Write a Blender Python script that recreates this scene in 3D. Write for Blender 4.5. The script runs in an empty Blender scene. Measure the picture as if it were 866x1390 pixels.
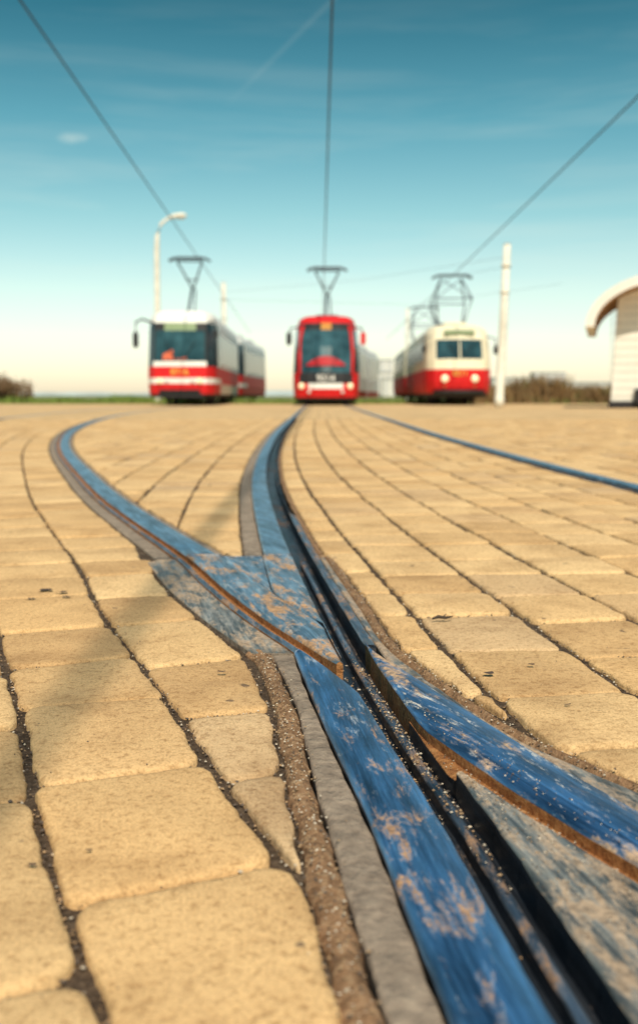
import bpy, bmesh, math, random
import numpy as np
from mathutils import Vector, Matrix
random.seed(7); rng=np.random.default_rng(7)
scene=bpy.context.scene
# ------------------------------------------------------------------ camera
F=1400.0; PW=866.0; H=0.36; TH=math.atan(113/F); S,C=math.sin(TH),math.cos(TH)
def survey(px,py,z=0.0):
    """true world position of a measured photo point that lies at height z"""
    u=(px-433)/F; v=(650-py)/F
    dz=v*C-S; dy=v*S+C; t=(z-H)/dz
    return (u*t, dy*t)
cd=bpy.data.cameras.new("camera"); cam=bpy.data.objects.new("camera",cd); scene.collection.objects.link(cam)
scene.camera=cam; cam.location=(0,0,H); cam.rotation_euler=(math.pi/2-TH,0,0)
cd.sensor_fit='HORIZONTAL'; cd.sensor_width=24; cd.lens=F/PW*24; cd.shift_y=-45/PW
cd.clip_start=0.05; cd.clip_end=6000
cd.dof.use_dof=True; cd.dof.focus_distance=1.22; cd.dof.aperture_fstop=5.4
# ------------------------------------------------------------------ node helpers
def new_mat(name):
    m=bpy.data.materials.new(name); m.use_nodes=True; nt=m.node_tree; nt.nodes.clear()
    o=nt.nodes.new('ShaderNodeOutputMaterial'); b=nt.nodes.new('ShaderNodeBsdfPrincipled')
    nt.links.new(b.outputs[0],o.inputs[0]); return m,nt,b
def N(nt,t,**k):
    n=nt.nodes.new(t)
    for a,v in k.items(): setattr(n,a,v)
    return n
def setin(nt,sock,v):
    if hasattr(v,'is_output') : nt.links.new(v,sock)
    elif isinstance(v,(tuple,list)) and len(v)==3 and sock.type=='RGBA': sock.default_value=(*v,1)
    else: sock.default_value=v
def pos(nt,scale=(1,1,1)):
    g=N(nt,'ShaderNodeNewGeometry'); m=N(nt,'ShaderNodeMapping'); nt.links.new(g.outputs['Position'],m.inputs[0])
    m.inputs['Scale'].default_value=scale; return m.outputs[0]
def noise(nt,vec,scale,detail=4,rough=.55,dist=0):
    n=N(nt,'ShaderNodeTexNoise'); nt.links.new(vec,n.inputs['Vector'])
    n.inputs['Scale'].default_value=scale; n.inputs['Detail'].default_value=detail
    n.inputs['Roughness'].default_value=rough; n.inputs['Distortion'].default_value=dist
    return n.outputs['Fac']
def ramp(nt,fac,stops):
    r=N(nt,'ShaderNodeValToRGB'); nt.links.new(fac,r.inputs[0]); e=r.color_ramp.elements
    while len(e)<len(stops): e.new(.5)
    for el,(p,c) in zip(e,stops):
        el.position=p; el.color=(*c,1) if isinstance(c,(tuple,list)) else (c,c,c,1)
    return r.outputs[0]
def mix(nt,f,a,b,mode='MIX'):
    m=N(nt,'ShaderNodeMix',data_type='RGBA',blend_type=mode); setin(nt,m.inputs[0],f)
    setin(nt,m.inputs[6],a); setin(nt,m.inputs[7],b); return m.outputs[2]
def math_(nt,op,a,b=0.0,c=0.0):
    m=N(nt,'ShaderNodeMath',operation=op); setin(nt,m.inputs[0],a); setin(nt,m.inputs[1],b); setin(nt,m.inputs[2],c); return m.outputs[0]
def bump(nt,b,h,strength,dist,prev=None):
    n=N(nt,'ShaderNodeBump'); nt.links.new(h,n.inputs['Height']); n.inputs['Strength'].default_value=strength
    n.inputs['Distance'].default_value=dist
    if prev: nt.links.new(prev,n.inputs['Normal'])
    nt.links.new(n.outputs[0],b.inputs['Normal']); return n.outputs[0]
def simple(name,col,rough=.5,metal=0,var=.15,scale=6,spec=.5):
    m,nt,b=new_mat(name); p=pos(nt); n=noise(nt,p,scale,5)
    c=mix(nt,ramp(nt,n,[(.3,0.0),(.7,1.0)]),tuple(x*(1-var) for x in col),tuple(min(1,x*(1+var)) for x in col))
    setin(nt,b.inputs['Base Color'],c); b.inputs['Roughness'].default_value=rough; b.inputs['Metallic'].default_value=metal
    b.inputs['Specular IOR Level'].default_value=spec; return m
# ------------------------------------------------------------------ materials
def mat_sett():
    m,nt,b=new_mat("sandstone_sett"); p=pos(nt)
    at=N(nt,'ShaderNodeAttribute',attribute_name='tone')
    base=ramp(nt,at.outputs['Fac'],[(0,(.58,.37,.18)),(.3,(.69,.465,.235)),(.6,(.76,.53,.28)),(.85,(.70,.455,.22)),(1,(.61,.43,.25))])
    n1=noise(nt,p,6,7,.66,.3); base=mix(nt,.75,base,ramp(nt,n1,[(.32,(.64,.58,.54)),(.5,(.95,.93,.92)),(.66,(1.08,1.08,1.08))]),'MULTIPLY')
    n2=noise(nt,p,420,3,.7); base=mix(nt,.85,base,ramp(nt,n2,[(.3,(.52,.46,.40)),(.48,(1,1,1)),(.70,(1.22,1.2,1.15))]),'MULTIPLY')
    n4=noise(nt,p,120,4,.7); base=mix(nt,.75,base,ramp(nt,n4,[(.34,(.58,.51,.45)),(.5,(1,1,1))]),'MULTIPLY')
    n3=noise(nt,p,24,4,.6,.3); base=mix(nt,ramp(nt,n3,[(.68,0.0),(.72,.8)]),base,(.10,.07,.055))
    n7=noise(nt,p,3.1,5,.6,.2); base=mix(nt,ramp(nt,n7,[(.55,0.0),(.72,.40)]),base,(.42,.28,.16))
    setin(nt,b.inputs['Base Color'],base); b.inputs['Roughness'].default_value=.9; b.inputs['Specular IOR Level'].default_value=.12
    a=bump(nt,b,n2,.6,.0014); a=bump(nt,b,n4,.6,.0026,a); bump(nt,b,n1,.5,.006,a); return m
def mat_joint(name,c0,c1,c2,scale=160):
    m,nt,b=new_mat(name); p=pos(nt); n=noise(nt,p,scale,5,.75); n1=noise(nt,p,14,4)
    c=ramp(nt,n,[(.3,c0),(.52,c1),(.72,c2)]); c=mix(nt,.6,c,ramp(nt,n1,[(.3,.5),(.7,1.1)]),'MULTIPLY')
    setin(nt,b.inputs['Base Color'],c); b.inputs['Roughness'].default_value=.95; b.inputs['Specular IOR Level'].default_value=.2
    a=bump(nt,b,n,.9,.006); bump(nt,b,noise(nt,p,40,4),.7,.010,a); return m
def mat_steel(name,blue,dust,amount,rough=.3,ang=0.3,pale=0.0):
    m,nt,b=new_mat(name)
    g=N(nt,'ShaderNodeNewGeometry'); mp=N(nt,'ShaderNodeMapping'); nt.links.new(g.outputs['Position'],mp.inputs[0])
    mp.inputs['Rotation'].default_value=(0,0,-ang)
    def stretched(k):
        ms=N(nt,'ShaderNodeMapping'); nt.links.new(mp.outputs[0],ms.inputs[0]); ms.inputs['Scale'].default_value=(1,k,1); return ms.outputs[0]
    p=pos(nt)
    n1=noise(nt,stretched(.12),48,6,.7,.2); n2=noise(nt,stretched(.28),42,9,.78,.35); n3=noise(nt,p,420,3,.6); n5=noise(nt,stretched(.025),260,4,.65)
    big=noise(nt,stretched(.5),9,3,.5)
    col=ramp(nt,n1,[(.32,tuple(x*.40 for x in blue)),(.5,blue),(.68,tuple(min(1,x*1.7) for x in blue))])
    col=mix(nt,.7,col,ramp(nt,n5,[(.35,(.40,.44,.48)),(.5,(1,1,1)),(.68,(1.6,1.5,1.35))]),'MULTIPLY')
    f=math_(nt,'ADD',n2,math_(nt,'MULTIPLY',math_(nt,'SUBTRACT',big,.5),.45))
    mask=math_(nt,'MULTIPLY',ramp(nt,f,[(amount,0.0),(amount+.10,1.0)]),.92)
    dcol=ramp(nt,noise(nt,p,110,4,.7),[(.3,tuple(x*.35 for x in dust)),(.5,dust),(.7,tuple(min(.8,x*1.6) for x in dust))])
    cc=mix(nt,mask,col,dcol)
    if pale>0:
        n6=noise(nt,stretched(.22),70,8,.8,.4); f6=math_(nt,'ADD',n6,math_(nt,'MULTIPLY',math_(nt,'SUBTRACT',.5,big),.5))
        pm=math_(nt,'MULTIPLY',ramp(nt,f6,[(.57,0.0),(.65,1.0)]),pale)
        cc=mix(nt,pm,cc,(.62,.58,.52)); mask=math_(nt,'MAXIMUM',mask,pm)
    setin(nt,b.inputs['Base Color'],cc)
    setin(nt,b.inputs['Metallic'],math_(nt,'MULTIPLY_ADD',mask,-.85,.88))
    r=math_(nt,'MULTIPLY_ADD',n5,.4,rough-.14); setin(nt,b.inputs['Roughness'],math_(nt,'MULTIPLY_ADD',mask,.45,r))
    a=bump(nt,b,n5,.3,.0008); bump(nt,b,n2,.4,.0016,a); return m
def mat_plaza():
    m,nt,b=new_mat("plaza_paving"); g=N(nt,'ShaderNodeNewGeometry'); mp=N(nt,'ShaderNodeMapping')
    nt.links.new(g.outputs['Position'],mp.inputs[0]); mp.inputs['Rotation'].default_value=(0,0,math.pi/2)
    br=N(nt,'ShaderNodeTexBrick'); nt.links.new(mp.outputs[0],br.inputs[0]); br.inputs['Scale'].default_value=1
    br.inputs['Brick Width'].default_value=.25; br.inputs['Row Height'].default_value=.175; br.inputs['Mortar Size'].default_value=.006
    br.inputs['Color1'].default_value=(.72,.50,.265,1); br.inputs['Color2'].default_value=(.62,.42,.215,1); br.inputs['Mortar'].default_value=(.36,.24,.15,1)
    n1=noise(nt,pos(nt),.8,5,.6); c=mix(nt,.8,br.outputs[0],ramp(nt,n1,[(.3,(.76,.73,.71)),(.7,(1.05,1.05,1.05))]),'MULTIPLY')
    setin(nt,b.inputs['Base Color'],c); b.inputs['Roughness'].default_value=.9; b.inputs['Specular IOR Level'].default_value=.12; return m
def mat_grass(name,a,b_,c,sc=.6):
    m,nt,b=new_mat(name); p=pos(nt); n=noise(nt,p,sc,8,.7)
    setin(nt,b.inputs['Base Color'],ramp(nt,n,[(.3,a),(.5,b_),(.7,c)])); b.inputs['Roughness'].default_value=.9; return m
M_sett=mat_sett()
M_joint=mat_joint("joint_grit",(.04,.028,.02),(.115,.078,.052),(.26,.19,.13))
M_mortar=mat_joint("rusty_mortar",(.15,.08,.04),(.34,.195,.105),(.54,.37,.22),90)
M_conc=mat_joint("worn_concrete",(.20,.155,.12),(.33,.26,.20),(.44,.35,.265),60)
M_steel=mat_steel("rail_steel",(.29,.44,.57),(.36,.24,.14),.68,.36,.33)  # rail and casting blues put the sky's reflection into the steel base colour
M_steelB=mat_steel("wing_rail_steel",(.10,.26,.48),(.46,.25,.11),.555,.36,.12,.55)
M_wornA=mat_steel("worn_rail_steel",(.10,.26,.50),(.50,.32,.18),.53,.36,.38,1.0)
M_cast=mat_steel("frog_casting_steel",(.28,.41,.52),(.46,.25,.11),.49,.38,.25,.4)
M_plate=mat_steel("steel_plate",(.32,.31,.29),(.38,.27,.18),.45,.5,.2,.25)
M_lip=mat_steel("guard_lip_steel",(.19,.24,.31),(.30,.17,.09),.50,.40,.12)
M_groove=mat_steel("groove_steel",(.07,.08,.10),(.10,.065,.045),.54,.40,.12)
M_rust=mat_joint("rust",(.20,.075,.03),(.46,.20,.07),(.62,.34,.14),120)
M_plaza=mat_plaza()
M_grass=mat_grass("grass_field",(.10,.11,.035),(.16,.17,.05),(.25,.21,.09))
M_weed=mat_grass("dry_weeds",(.14,.09,.04),(.26,.16,.07),(.14,.15,.05),1.5)
M_green=mat_grass("green_grass",(.09,.15,.02),(.17,.24,.04),(.22,.26,.06),1.2)
M_bush=mat_grass("bush_leaves",(.11,.06,.035),(.20,.12,.06),(.14,.12,.05),2)
M_red=simple("tram_red",(.62,.018,.02),.5,0,.1,3,.18)
M_dred=simple("tram_dark_red",(.42,.014,.022),.5,0,.1,3,.15)
M_white=simple("tram_white",(.80,.79,.75),.5,0,.07,3,.2)
M_cream=simple("tram_cream",(.82,.74,.54),.5,0,.07,3,.2)
M_dark=simple("tram_underframe",(.035,.033,.035),.8,spec=.2)
M_rubber=simple("black_trim",(.02,.02,.022),.6,spec=.3)
M_grey=simple("roof_grey",(.34,.35,.36),.6)
M_metal=simple("pantograph_metal",(.08,.10,.13),.5,.5)
M_wire=simple("contact_wire_copper",(.04,.07,.11),.5,.3)
M_pole=simple("painted_pole",(.74,.70,.60),.55,0,.12,4)
M_render=simple("white_cladding",(.80,.77,.70),.6,0,.05,2)
M_soffit=simple("timber_soffit",(.50,.30,.16),.7,0,.25,8)
M_door=simple("dark_door",(.05,.06,.08),.4)
M_city=simple("far_building_render",(.74,.70,.64),.8,0,.1,.02)
M_citywin=simple("far_window_band",(.40,.42,.46),.5,0,.2,.05)
M_hill=simple("far_woodland",(.34,.40,.40),.95,0,.2,.01)
M_gold=simple("number_gold",(.80,.45,.08),.5)
M_orange=simple("seat_orange",(.60,.10,.03),.6)
def glass(name,col,rough=.07,spec=.7):
    m,nt,b=new_mat(name); n=noise(nt,pos(nt),1.3,3)
    setin(nt,b.inputs['Base Color'],ramp(nt,n,[(.35,tuple(x*.5 for x in col)),(.65,tuple(x*1.5 for x in col))]))
    b.inputs['Roughness'].default_value=rough; b.inputs['Specular IOR Level'].default_value=spec; return m
M_glass=glass("tram_glass",(.025,.045,.055),.2,.35)
M_glassT=glass("windscreen_glass",(.03,.075,.09),.08,.8)
def lampmat(name,col,e):
    m,nt,b=new_mat(name); n=noise(nt,pos(nt),30,2); setin(nt,b.inputs['Base Color'],ramp(nt,n,[(0,tuple(x*.8 for x in col)),(1,col)]))
    b.inputs['Emission Color'].default_value=(*col,1); b.inputs['Emission Strength'].default_value=e; b.inputs['Roughness'].default_value=.15; return m
M_head=lampmat("headlight",(1,.86,.55),.4)
M_lens=lampmat("lamp_lens",(.8,.8,.75),0)
M_disp=lampmat("display_amber",(.55,.25,.06),.12)
M_sign=lampmat("destination_sign",(.30,.38,.22),.0)
# ------------------------------------------------------------------ object helpers
def empty(name,loc=(0,0,0),rz=0):
    e=bpy.data.objects.new(name,None); scene.collection.objects.link(e); e.location=loc; e.rotation_euler=(0,0,rz); return e
def mesh_obj(name,verts,faces,mats,fm=None,parent=None,smooth=False):
    me=bpy.data.meshes.new(name); me.from_pydata([tuple(v) for v in verts],[],faces)
    for m in (mats if isinstance(mats,(list,tuple)) else [mats]): me.materials.append(m)
    if fm is not None: me.polygons.foreach_set('material_index',fm)
    if smooth: me.polygons.foreach_set('use_smooth',[True]*len(faces))
    me.update(); o=bpy.data.objects.new(name,me); scene.collection.objects.link(o)
    if parent: o.parent=parent
    return o
def box(name,c,s,mat,parent=None,bev=.02,rot=(0,0,0)):
    bm=bmesh.new(); bmesh.ops.create_cube(bm,size=1); bmesh.ops.scale(bm,vec=s,verts=bm.verts)
    if bev: bmesh.ops.bevel(bm,geom=bm.edges[:],offset=min(bev,min(s)*.4),segments=2,affect='EDGES')
    me=bpy.data.meshes.new(name); bm.to_mesh(me); bm.free(); me.materials.append(mat)
    o=bpy.data.objects.new(name,me); scene.collection.objects.link(o); o.location=c; o.rotation_euler=rot
    if parent: o.parent=parent
    return o
def tubes(name,paths,mat,parent=None,seg=8):
    V=[];Fc=[]
    for path,r in paths:
        pts=[Vector(p) for p in path]; rr=r if isinstance(r,(list,tuple)) else [r]*len(pts); b0=len(V)
        for i,p in enumerate(pts):
            d=(pts[min(i+1,len(pts)-1)]-pts[max(i-1,0)]).normalized()
            a=Vector((0,0,1)) if abs(d.z)<.9 else Vector((1,0,0)); u=d.cross(a).normalized(); w=d.cross(u)
            for k in range(seg):
                t=2*math.pi*k/seg; V.append(p+(u*math.cos(t)+w*math.sin(t))*rr[i])
        for i in range(len(pts)-1):
            for k in range(seg):
                Fc.append((b0+i*seg+k,b0+i*seg+(k+1)%seg,b0+(i+1)*seg+(k+1)%seg,b0+(i+1)*seg+k))
        Fc.append(tuple(b0+k for k in range(seg))[::-1]); Fc.append(tuple(b0+(len(pts)-1)*seg+k for k in range(seg)))
    return mesh_obj(name,V,Fc,mat,None,parent,True)
def text(name,body,loc,size,mat,parent,rot=(math.pi/2,0,0)):
    c=bpy.data.curves.new(name,'FONT'); c.body=body; c.size=size; c.align_x='CENTER'; c.align_y='CENTER'; c.extrude=.004; c.offset=.004
    c.materials.append(mat); o=bpy.data.objects.new(name,c); scene.collection.objects.link(o); o.location=loc; o.rotation_euler=rot; o.parent=parent; return o
# ------------------------------------------------------------------ track curves  x(y)
def curve(pts):
    pts=sorted(pts,key=lambda p:p[1]); Y=np.array([p[1] for p in pts]); X=np.array([p[0] for p in pts])
    d=np.gradient(X,Y)
    def f(y):
        if y<=Y[0]: return X[0]+d[0]*(y-Y[0])
        if y>=Y[-1]: return X[-1]+d[-1]*(y-Y[-1])
        i=int(np.searchsorted(Y,y))-1; i=max(0,min(i,len(Y)-2)); h=Y[i+1]-Y[i]; t=(y-Y[i])/h
        return float((2*t**3-3*t*t+1)*X[i]+(t**3-2*t*t+t)*h*d[i]+(-2*t**3+3*t*t)*X[i+1]+(t**3-t*t)*h*d[i+1])
    return f
AL=curve([(.36,.50),(.239,.772),(.198,.864),(.147,.992),(.092,1.15),(.021,1.358),(-.085,1.63),(-.182,1.916),(-.27,2.21),(-.4366,2.68),(-.684,3.383),(-1.153,4.893),(-1.731,6.9),(-2.35,9.5),(-3.02,13.3),(-3.8,20),(-4.2,30),(-4.32,38),(-4.35,60)])
BR=curve([(.155,.40),(.124,.66),(.1,.864),(.0735,1.043),(.031,1.37),(-.014,1.8),(-.062,2.29),(-.125,3.0),(-.208,4.1),(-.29,5.8),(-.35,8),(-.40,15),(-.43,25),(-.45,38),(-.45,60)])
AR=lambda y:AL(y)+.077
BL=lambda y:BR(y)-.060
_el=curve([(.06,.3),(.001,.669),(-.0164,.822),(-.0337,.982),(-.0536,1.19),(-.0885,1.408)])
def EL(y):
    if y<1.408: return _el(y)
    if y<2.25: return AL(y)-.0925-.013*min(1,(y-1.408)/.5)
    return AL(y)-.075
_er=curve([(.42,.72),(.289,.937),(.218,1.065),(.165,1.235),(.114,1.428),(.0823,1.72),(.0275,2.26)])
def ER(y): return _er(y) if y<2.28 else BR(y)+.068
RL=lambda y:BR(y)+1.435
track=empty("tram_track")
def ys(y0,y1):
    out=[y0]
    while out[-1]<y1: out.append(out[-1]+max(.010,min(.6,(out[-1])*.03)))
    out[-1]=y1; return out
def strip(name,fl,fr,y0,y1,z,depth,mt,msd,b=.004,crown=0.0,wob=0.0):
    V=[];Fc=[];fm=[];YS=ys(y0,y1)
    for y in YS:
        l,r=fl(y),fr(y)
        jag=.0005*math.sin(y*131)*math.sin(y*57+1) if y<3 else 0
        l+=jag; r-=jag
        if wob: 
            l+=wob*math.sin(y*61+l*3)*math.sin(y*23); r+=wob*math.sin(y*47+1)*math.sin(y*29+2)
        if r<l+.0006: r=l+.0006
        bb=min(b,(r-l)/3); m=(l+r)/2
        V+=[(l,y,z-depth),(l,y,z-bb),(l+bb*.4,y,z-bb*.35),(l+bb,y,z),(m,y,z+crown),(r-bb,y,z),(r-bb*.4,y,z-bb*.35),(r,y,z-bb),(r,y,z-depth)]
    n=9
    for i in range(len(YS)-1):
        for k in range(n-1):
            a=i*n+k; Fc.append((a,a+1,a+n+1,a+n)); fm.append(1 if k in(0,7) else 0)
    Fc.append(tuple(range(n))); fm.append(1); o0=(len(YS)-1)*n; Fc.append(tuple(range(o0,o0+n))[::-1]); fm.append(1)
    o=mesh_obj(name,V,[f[::-1] for f in Fc],[mt,msd],fm,track,False)
    for i,p_ in enumerate(o.data.polygons): p_.use_smooth=(len(p_.vertices)==4 and fm[i]==0)
    return o
ZT=.005
GW=.045; GA=.019
strip("wing_rail",BL,lambda y:min(BR(y),AL(y)-GA),.15,1.42,ZT,.05,M_steelB,M_groove,.005,.0014)
strip("crossing_rail",lambda y:max(AL(y),BR(y)+GW),AR,.15,1.455,ZT,.05,M_wornA,M_rust,.005,.001)
strip("frog_nose_left",AL,lambda y:min(AR(y),max(BR(y)-.001,AL(y))) if y<1.9 else AR(y),1.352,2.29,ZT,.05,M_cast,M_rust,.005,.001)
strip("frog_nose_right",lambda y:max(BL(y)-.004,min(AR(y)+.0005,BR(y)-.001)),BR,1.372,2.29,ZT+.001,.05,M_cast,M_groove,.004)
strip("left_curve_rail",AL,lambda y:AR(y)-.006,2.293,60,ZT,.04,M_steel,M_rust,.005,.001)
strip("centre_rail",BL,BR,2.293,60,ZT,.04,M_steel,M_groove,.005,.001)
strip("far_side_rail",RL,lambda y:RL(y)+.064,.15,60,ZT,.04,M_steel,M_rust,.005,.001)
strip("outer_rail",lambda y:AL(y)-1.60,lambda y:AL(y)-1.53,2,60,ZT,.04,M_steel,M_rust,.005,.001)
strip("diverging_flangeway",lambda y:AL(y)-GA-.004,lambda y:AL(y)+.003,1.40,60,-.0095,.03,M_rust,M_rust,.001)
strip("diverging_flangeway_low",lambda y:max(BR(y)+GW-.001,AL(y)-GA-.004),lambda y:max(BR(y)+GW,AL(y)+.003),.15,1.15,-.011,.04,M_rust,M_groove,.001)
strip("frog_infill",lambda y:AR(y)+.001,lambda y:BL(y)-.005,1.84,2.29,.001,.04,M_cast,M_rust,.002)
strip("crossing_plate",lambda y:BR(y)+GW+.001,lambda y:AL(y)-GA,.15,.962,.001,.05,M_plate,M_groove,.003,0,.0006)
strip("guard_lip_near",lambda y:BR(y)+GW,lambda y:min(BR(y)+GW+.016,AL(y)+.5),1.455,60,.0035,.05,M_lip,M_groove,.003,0,.0004)
strip("guard_side_plate",lambda y:BR(y)+GW+.018,lambda y:min(ER(y)-.012,BR(y)+.16),1.30,2.28,.001,.05,M_plate,M_conc,.003)
strip("guard_side_plate_low",lambda y:AR(y)+.002,lambda y:max(ER(y)-.012,AR(y)+.004),.15,1.296,.000,.05,M_plate,M_conc,.003,0,.001)
strip("left_groove_lip",lambda y:AL(y)-GA-.012,lambda y:AL(y)-GA,1.42,60,.003,.05,M_lip,M_rust,.003,0,.0008)
strip("left_side_plate",lambda y:EL(y)+.004,lambda y:AL(y)-GA-.013,1.42,2.25,-.000,.05,M_plate,M_conc,.003)
strip("left_side_concrete",lambda y:EL(y)+.003,lambda y:AL(y)-GA-.013,2.253,16,-.003,.05,M_conc,M_conc,.003)
strip("wing_rail_concrete",lambda y:_el(y)+.026,lambda y:BL(y)-.001,.15,1.416,-.002,.05,M_conc,M_conc,.003,0,.001)
strip("mortar_band_left",EL,lambda y:_el(y)+.025,.15,1.44,-.002,.04,M_mortar,M_mortar,.006,.003,.003)
strip("mortar_band_right",lambda y:ER(y)-.012,lambda y:ER(y)+.008,.3,2.30,-.000,.04,M_mortar,M_mortar,.006,.003,.003)
strip("mortar_band_centre",lambda y:BR(y)+.063,lambda y:BR(y)+.078,2.30,16,-.003,.04,M_mortar,M_mortar,.004,0,.002)
strip("concrete_band_centre",lambda y:BL(y)-.045,lambda y:BL(y)-.001,2.293,16,-.003,.04,M_conc,M_conc,.004,0,.001)
strip("concrete_band_left",lambda y:AR(y)-.005,lambda y:AR(y)+.022,2.293,16,-.003,.04,M_conc,M_conc,.004,0,.001)
strip("far_rail_lip",lambda y:RL(y)-GW-.014,lambda y:RL(y)-GW,.15,60,.003,.04,M_lip,M_rust,.003)
strip("flangeway_ledge",lambda y:BR(y)+.022,lambda y:BR(y)+.033,.15,2.3,-.014,.03,M_lip,M_groove,.004)
strip("groove_bed",lambda y:-30,lambda y:30,-6,16.0,-.030,.02,M_groove,M_groove,.001)
for nm,f0,f1 in (("groove_shade_centre",lambda y:BR(y)+.001,lambda y:BR(y)+GW-.001),("groove_shade_far",lambda y:RL(y)-GW+.001,lambda y:RL(y)-.001)):
    strip(nm,f0,f1,16.0,60,.0015,.002,M_groove,M_groove,.0004)  # flat dark strips on top of the paving imitate the shaded grooves
# ------------------------------------------------------------------ ground sheets
def sheet(name,fl,fr,y0,y1,z,mat,parent=None):
    YS=ys(y0,y1) if y0>0 else [y0+(y1-y0)*i/60 for i in range(61)]
    V=[];Fc=[]
    for y in YS: V+=[(fl(y),y,z),(fr(y),y,z)]
    for i in range(len(YS)-1): Fc.append((2*i,2*i+1,2*i+3,2*i+2))
    return mesh_obj(name,V,Fc,mat,None,parent)
pave=empty("pavement")
JZ=-.0095
sheet("joint_bed_left",lambda y:-30,lambda y:EL(y)+.006,.15,16,JZ,M_joint,pave)
sheet("joint_bed_middle",lambda y:AR(y)+.01,lambda y:BL(y)-.03,2.30,16,JZ,M_joint,pave)
sheet("joint_bed_right",lambda y:ER(y),lambda y:RL(y)-GW-.013,.15,16,JZ,M_joint,pave)
sheet("joint_bed_outer",lambda y:RL(y)+.06,lambda y:30,.15,16,JZ,M_joint,pave)
V=[(-40,-8,-.012),(40,-8,-.012),(40,.15,-.012),(-40,.15,-.012)]
mesh_obj("paving_behind",V,[(0,1,2,3)],M_plaza,None,pave)
V=[(-45,16,-.001),(45,16,-.001),(45,46,-.001),(-45,46,-.001)]
mesh_obj("plaza_far",V,[(0,1,2,3)],M_plaza,None,pave)
V=[(-4000,-60,-.06),(4000,-60,-.06),(4000,4500,-.06),(-4000,4500,-.06)]
mesh_obj("ground",V,[(0,1,2,3)],M_grass)
# ------------------------------------------------------------------ setts
def clip(poly,p,n):
    out=[]
    for i in range(len(poly)):
        a=poly[i]; b=poly[(i+1)%len(poly)]; da=(a[0]-p[0])*n[0]+(a[1]-p[1])*n[1]; db=(b[0]-p[0])*n[0]+(b[1]-p[1])*n[1]
        if da>=0: out.append(a)
        if (da>=0)!=(db>=0):
            t=da/(da-db); out.append((a[0]+t*(b[0]-a[0]),a[1]+t*(b[1]-a[1])))
    return out
def clip_curve(poly,f,side):
    if not poly: return poly
    ya=min(p[1] for p in poly); yb=max(p[1] for p in poly)
    if yb-ya<.01: return []
    a=(f(ya),ya); b=(f(yb),yb); n=(b[1]-a[1],-(b[0]-a[0])); 
    if side<0: n=(-n[0],-n[1])
    return clip(poly,a,n)
def area(p): return abs(sum(p[i][0]*p[(i+1)%len(p)][1]-p[(i+1)%len(p)][0]*p[i][1] for i in range(len(p))))/2
def inset(poly,d):
    A=sum(poly[i][0]*poly[(i+1)%len(poly)][1]-poly[(i+1)%len(poly)][0]*poly[i][1] for i in range(len(poly)))
    if A<0: poly=poly[::-1]
    out=poly
    for i in range(len(poly)):
        a=poly[i]; b=poly[(i+1)%len(poly)]; dx,dy=b[0]-a[0],b[1]-a[1]; L=math.hypot(dx,dy)
        if L<1e-5: continue
        n=(-dy/L,dx/L); out=clip(out,(a[0]+n[0]*d,a[1]+n[1]*d),n)
        if len(out)<3: return []
    return out
def chaikin(p,cut):
    o=[]
    for i in range(len(p)):
        a=p[i]; b=p[(i+1)%len(p)]; L=math.hypot(b[0]-a[0],b[1]-a[1]); k=min(.27,cut/max(L,1e-5))
        o.append((a[0]+(b[0]-a[0])*k,a[1]+(b[1]-a[1])*k)); o.append((b[0]-(b[0]-a[0])*k,b[1]-(b[1]-a[1])*k))
    return o
def dense(p,step):
    o=[]
    for i in range(len(p)):
        a=p[i]; b=p[(i+1)%len(p)]; n=max(1,int(math.hypot(b[0]-a[0],b[1]-a[1])/step))
        for k in range(n): o.append((a[0]+(b[0]-a[0])*k/n,a[1]+(b[1]-a[1])*k/n))
    return o
SV=[];SF=[];ST=[];GR=[]
def add_sett(poly):
    if len(poly)<3 or area(poly)<.0016: return
    cy=sum(p[1] for p in poly)/len(poly); cx=sum(p[0] for p in poly)/len(poly)
    if abs(cx)>.33*cy+1.3: return
    near=cy<3.2
    q=inset(poly,random.uniform(.0020,.0038))
    if len(q)<3: return
    q=chaikin(q,random.uniform(.008,.016)); 
    if near: q=chaikin(q,.006); q=dense(q,.008)
    ph=random.random()*9; amp=.0017 if near else 0
    if near:
        if cy<2.7: GR.extend(q[::2])
        q=[(x+amp*math.sin(x*75+ph)*math.cos(y*63+ph)+random.uniform(-1,1)*.0008,y+amp*math.cos(x*68-ph)*math.sin(y*77)+random.uniform(-1,1)*.0008) for x,y in q]
    q1=inset_r(q,.0025,cx,cy); q2=inset_r(q,.009,cx,cy)
    tone=random.random(); z=random.uniform(-.003,.001); tx=random.uniform(-.010,.010); ty=random.uniform(-.010,.010)
    b=len(SV); n=len(q)
    def zz(p): return z+tx*(p[0]-cx)+ty*(p[1]-cy)
    for p in q: SV.append((p[0],p[1],-.03))
    for p in q: SV.append((p[0],p[1],zz(p)-.0044+ (random.uniform(-.001,.001) if near else 0)))
    for p in q1: SV.append((p[0],p[1],zz(p)-.0015))
    for p in q2: SV.append((p[0],p[1],zz(p)))
    for r in range(3):
        for k in range(n):
            SF.append((b+r*n+k,b+r*n+(k+1)%n,b+(r+1)*n+(k+1)%n,b+(r+1)*n+k)); ST.append(tone)
    SF.append(tuple(b+3*n+k for k in range(n))); ST.append(tone)
def inset_r(q,d,cx,cy):
    o=[]
    for x,y in q:
        L=math.hypot(x-cx,y-cy); dd=min(d*1.15,L*.5); o.append((x-(x-cx)/L*dd,y-(y-cy)/L*dd))
    return o
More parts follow.
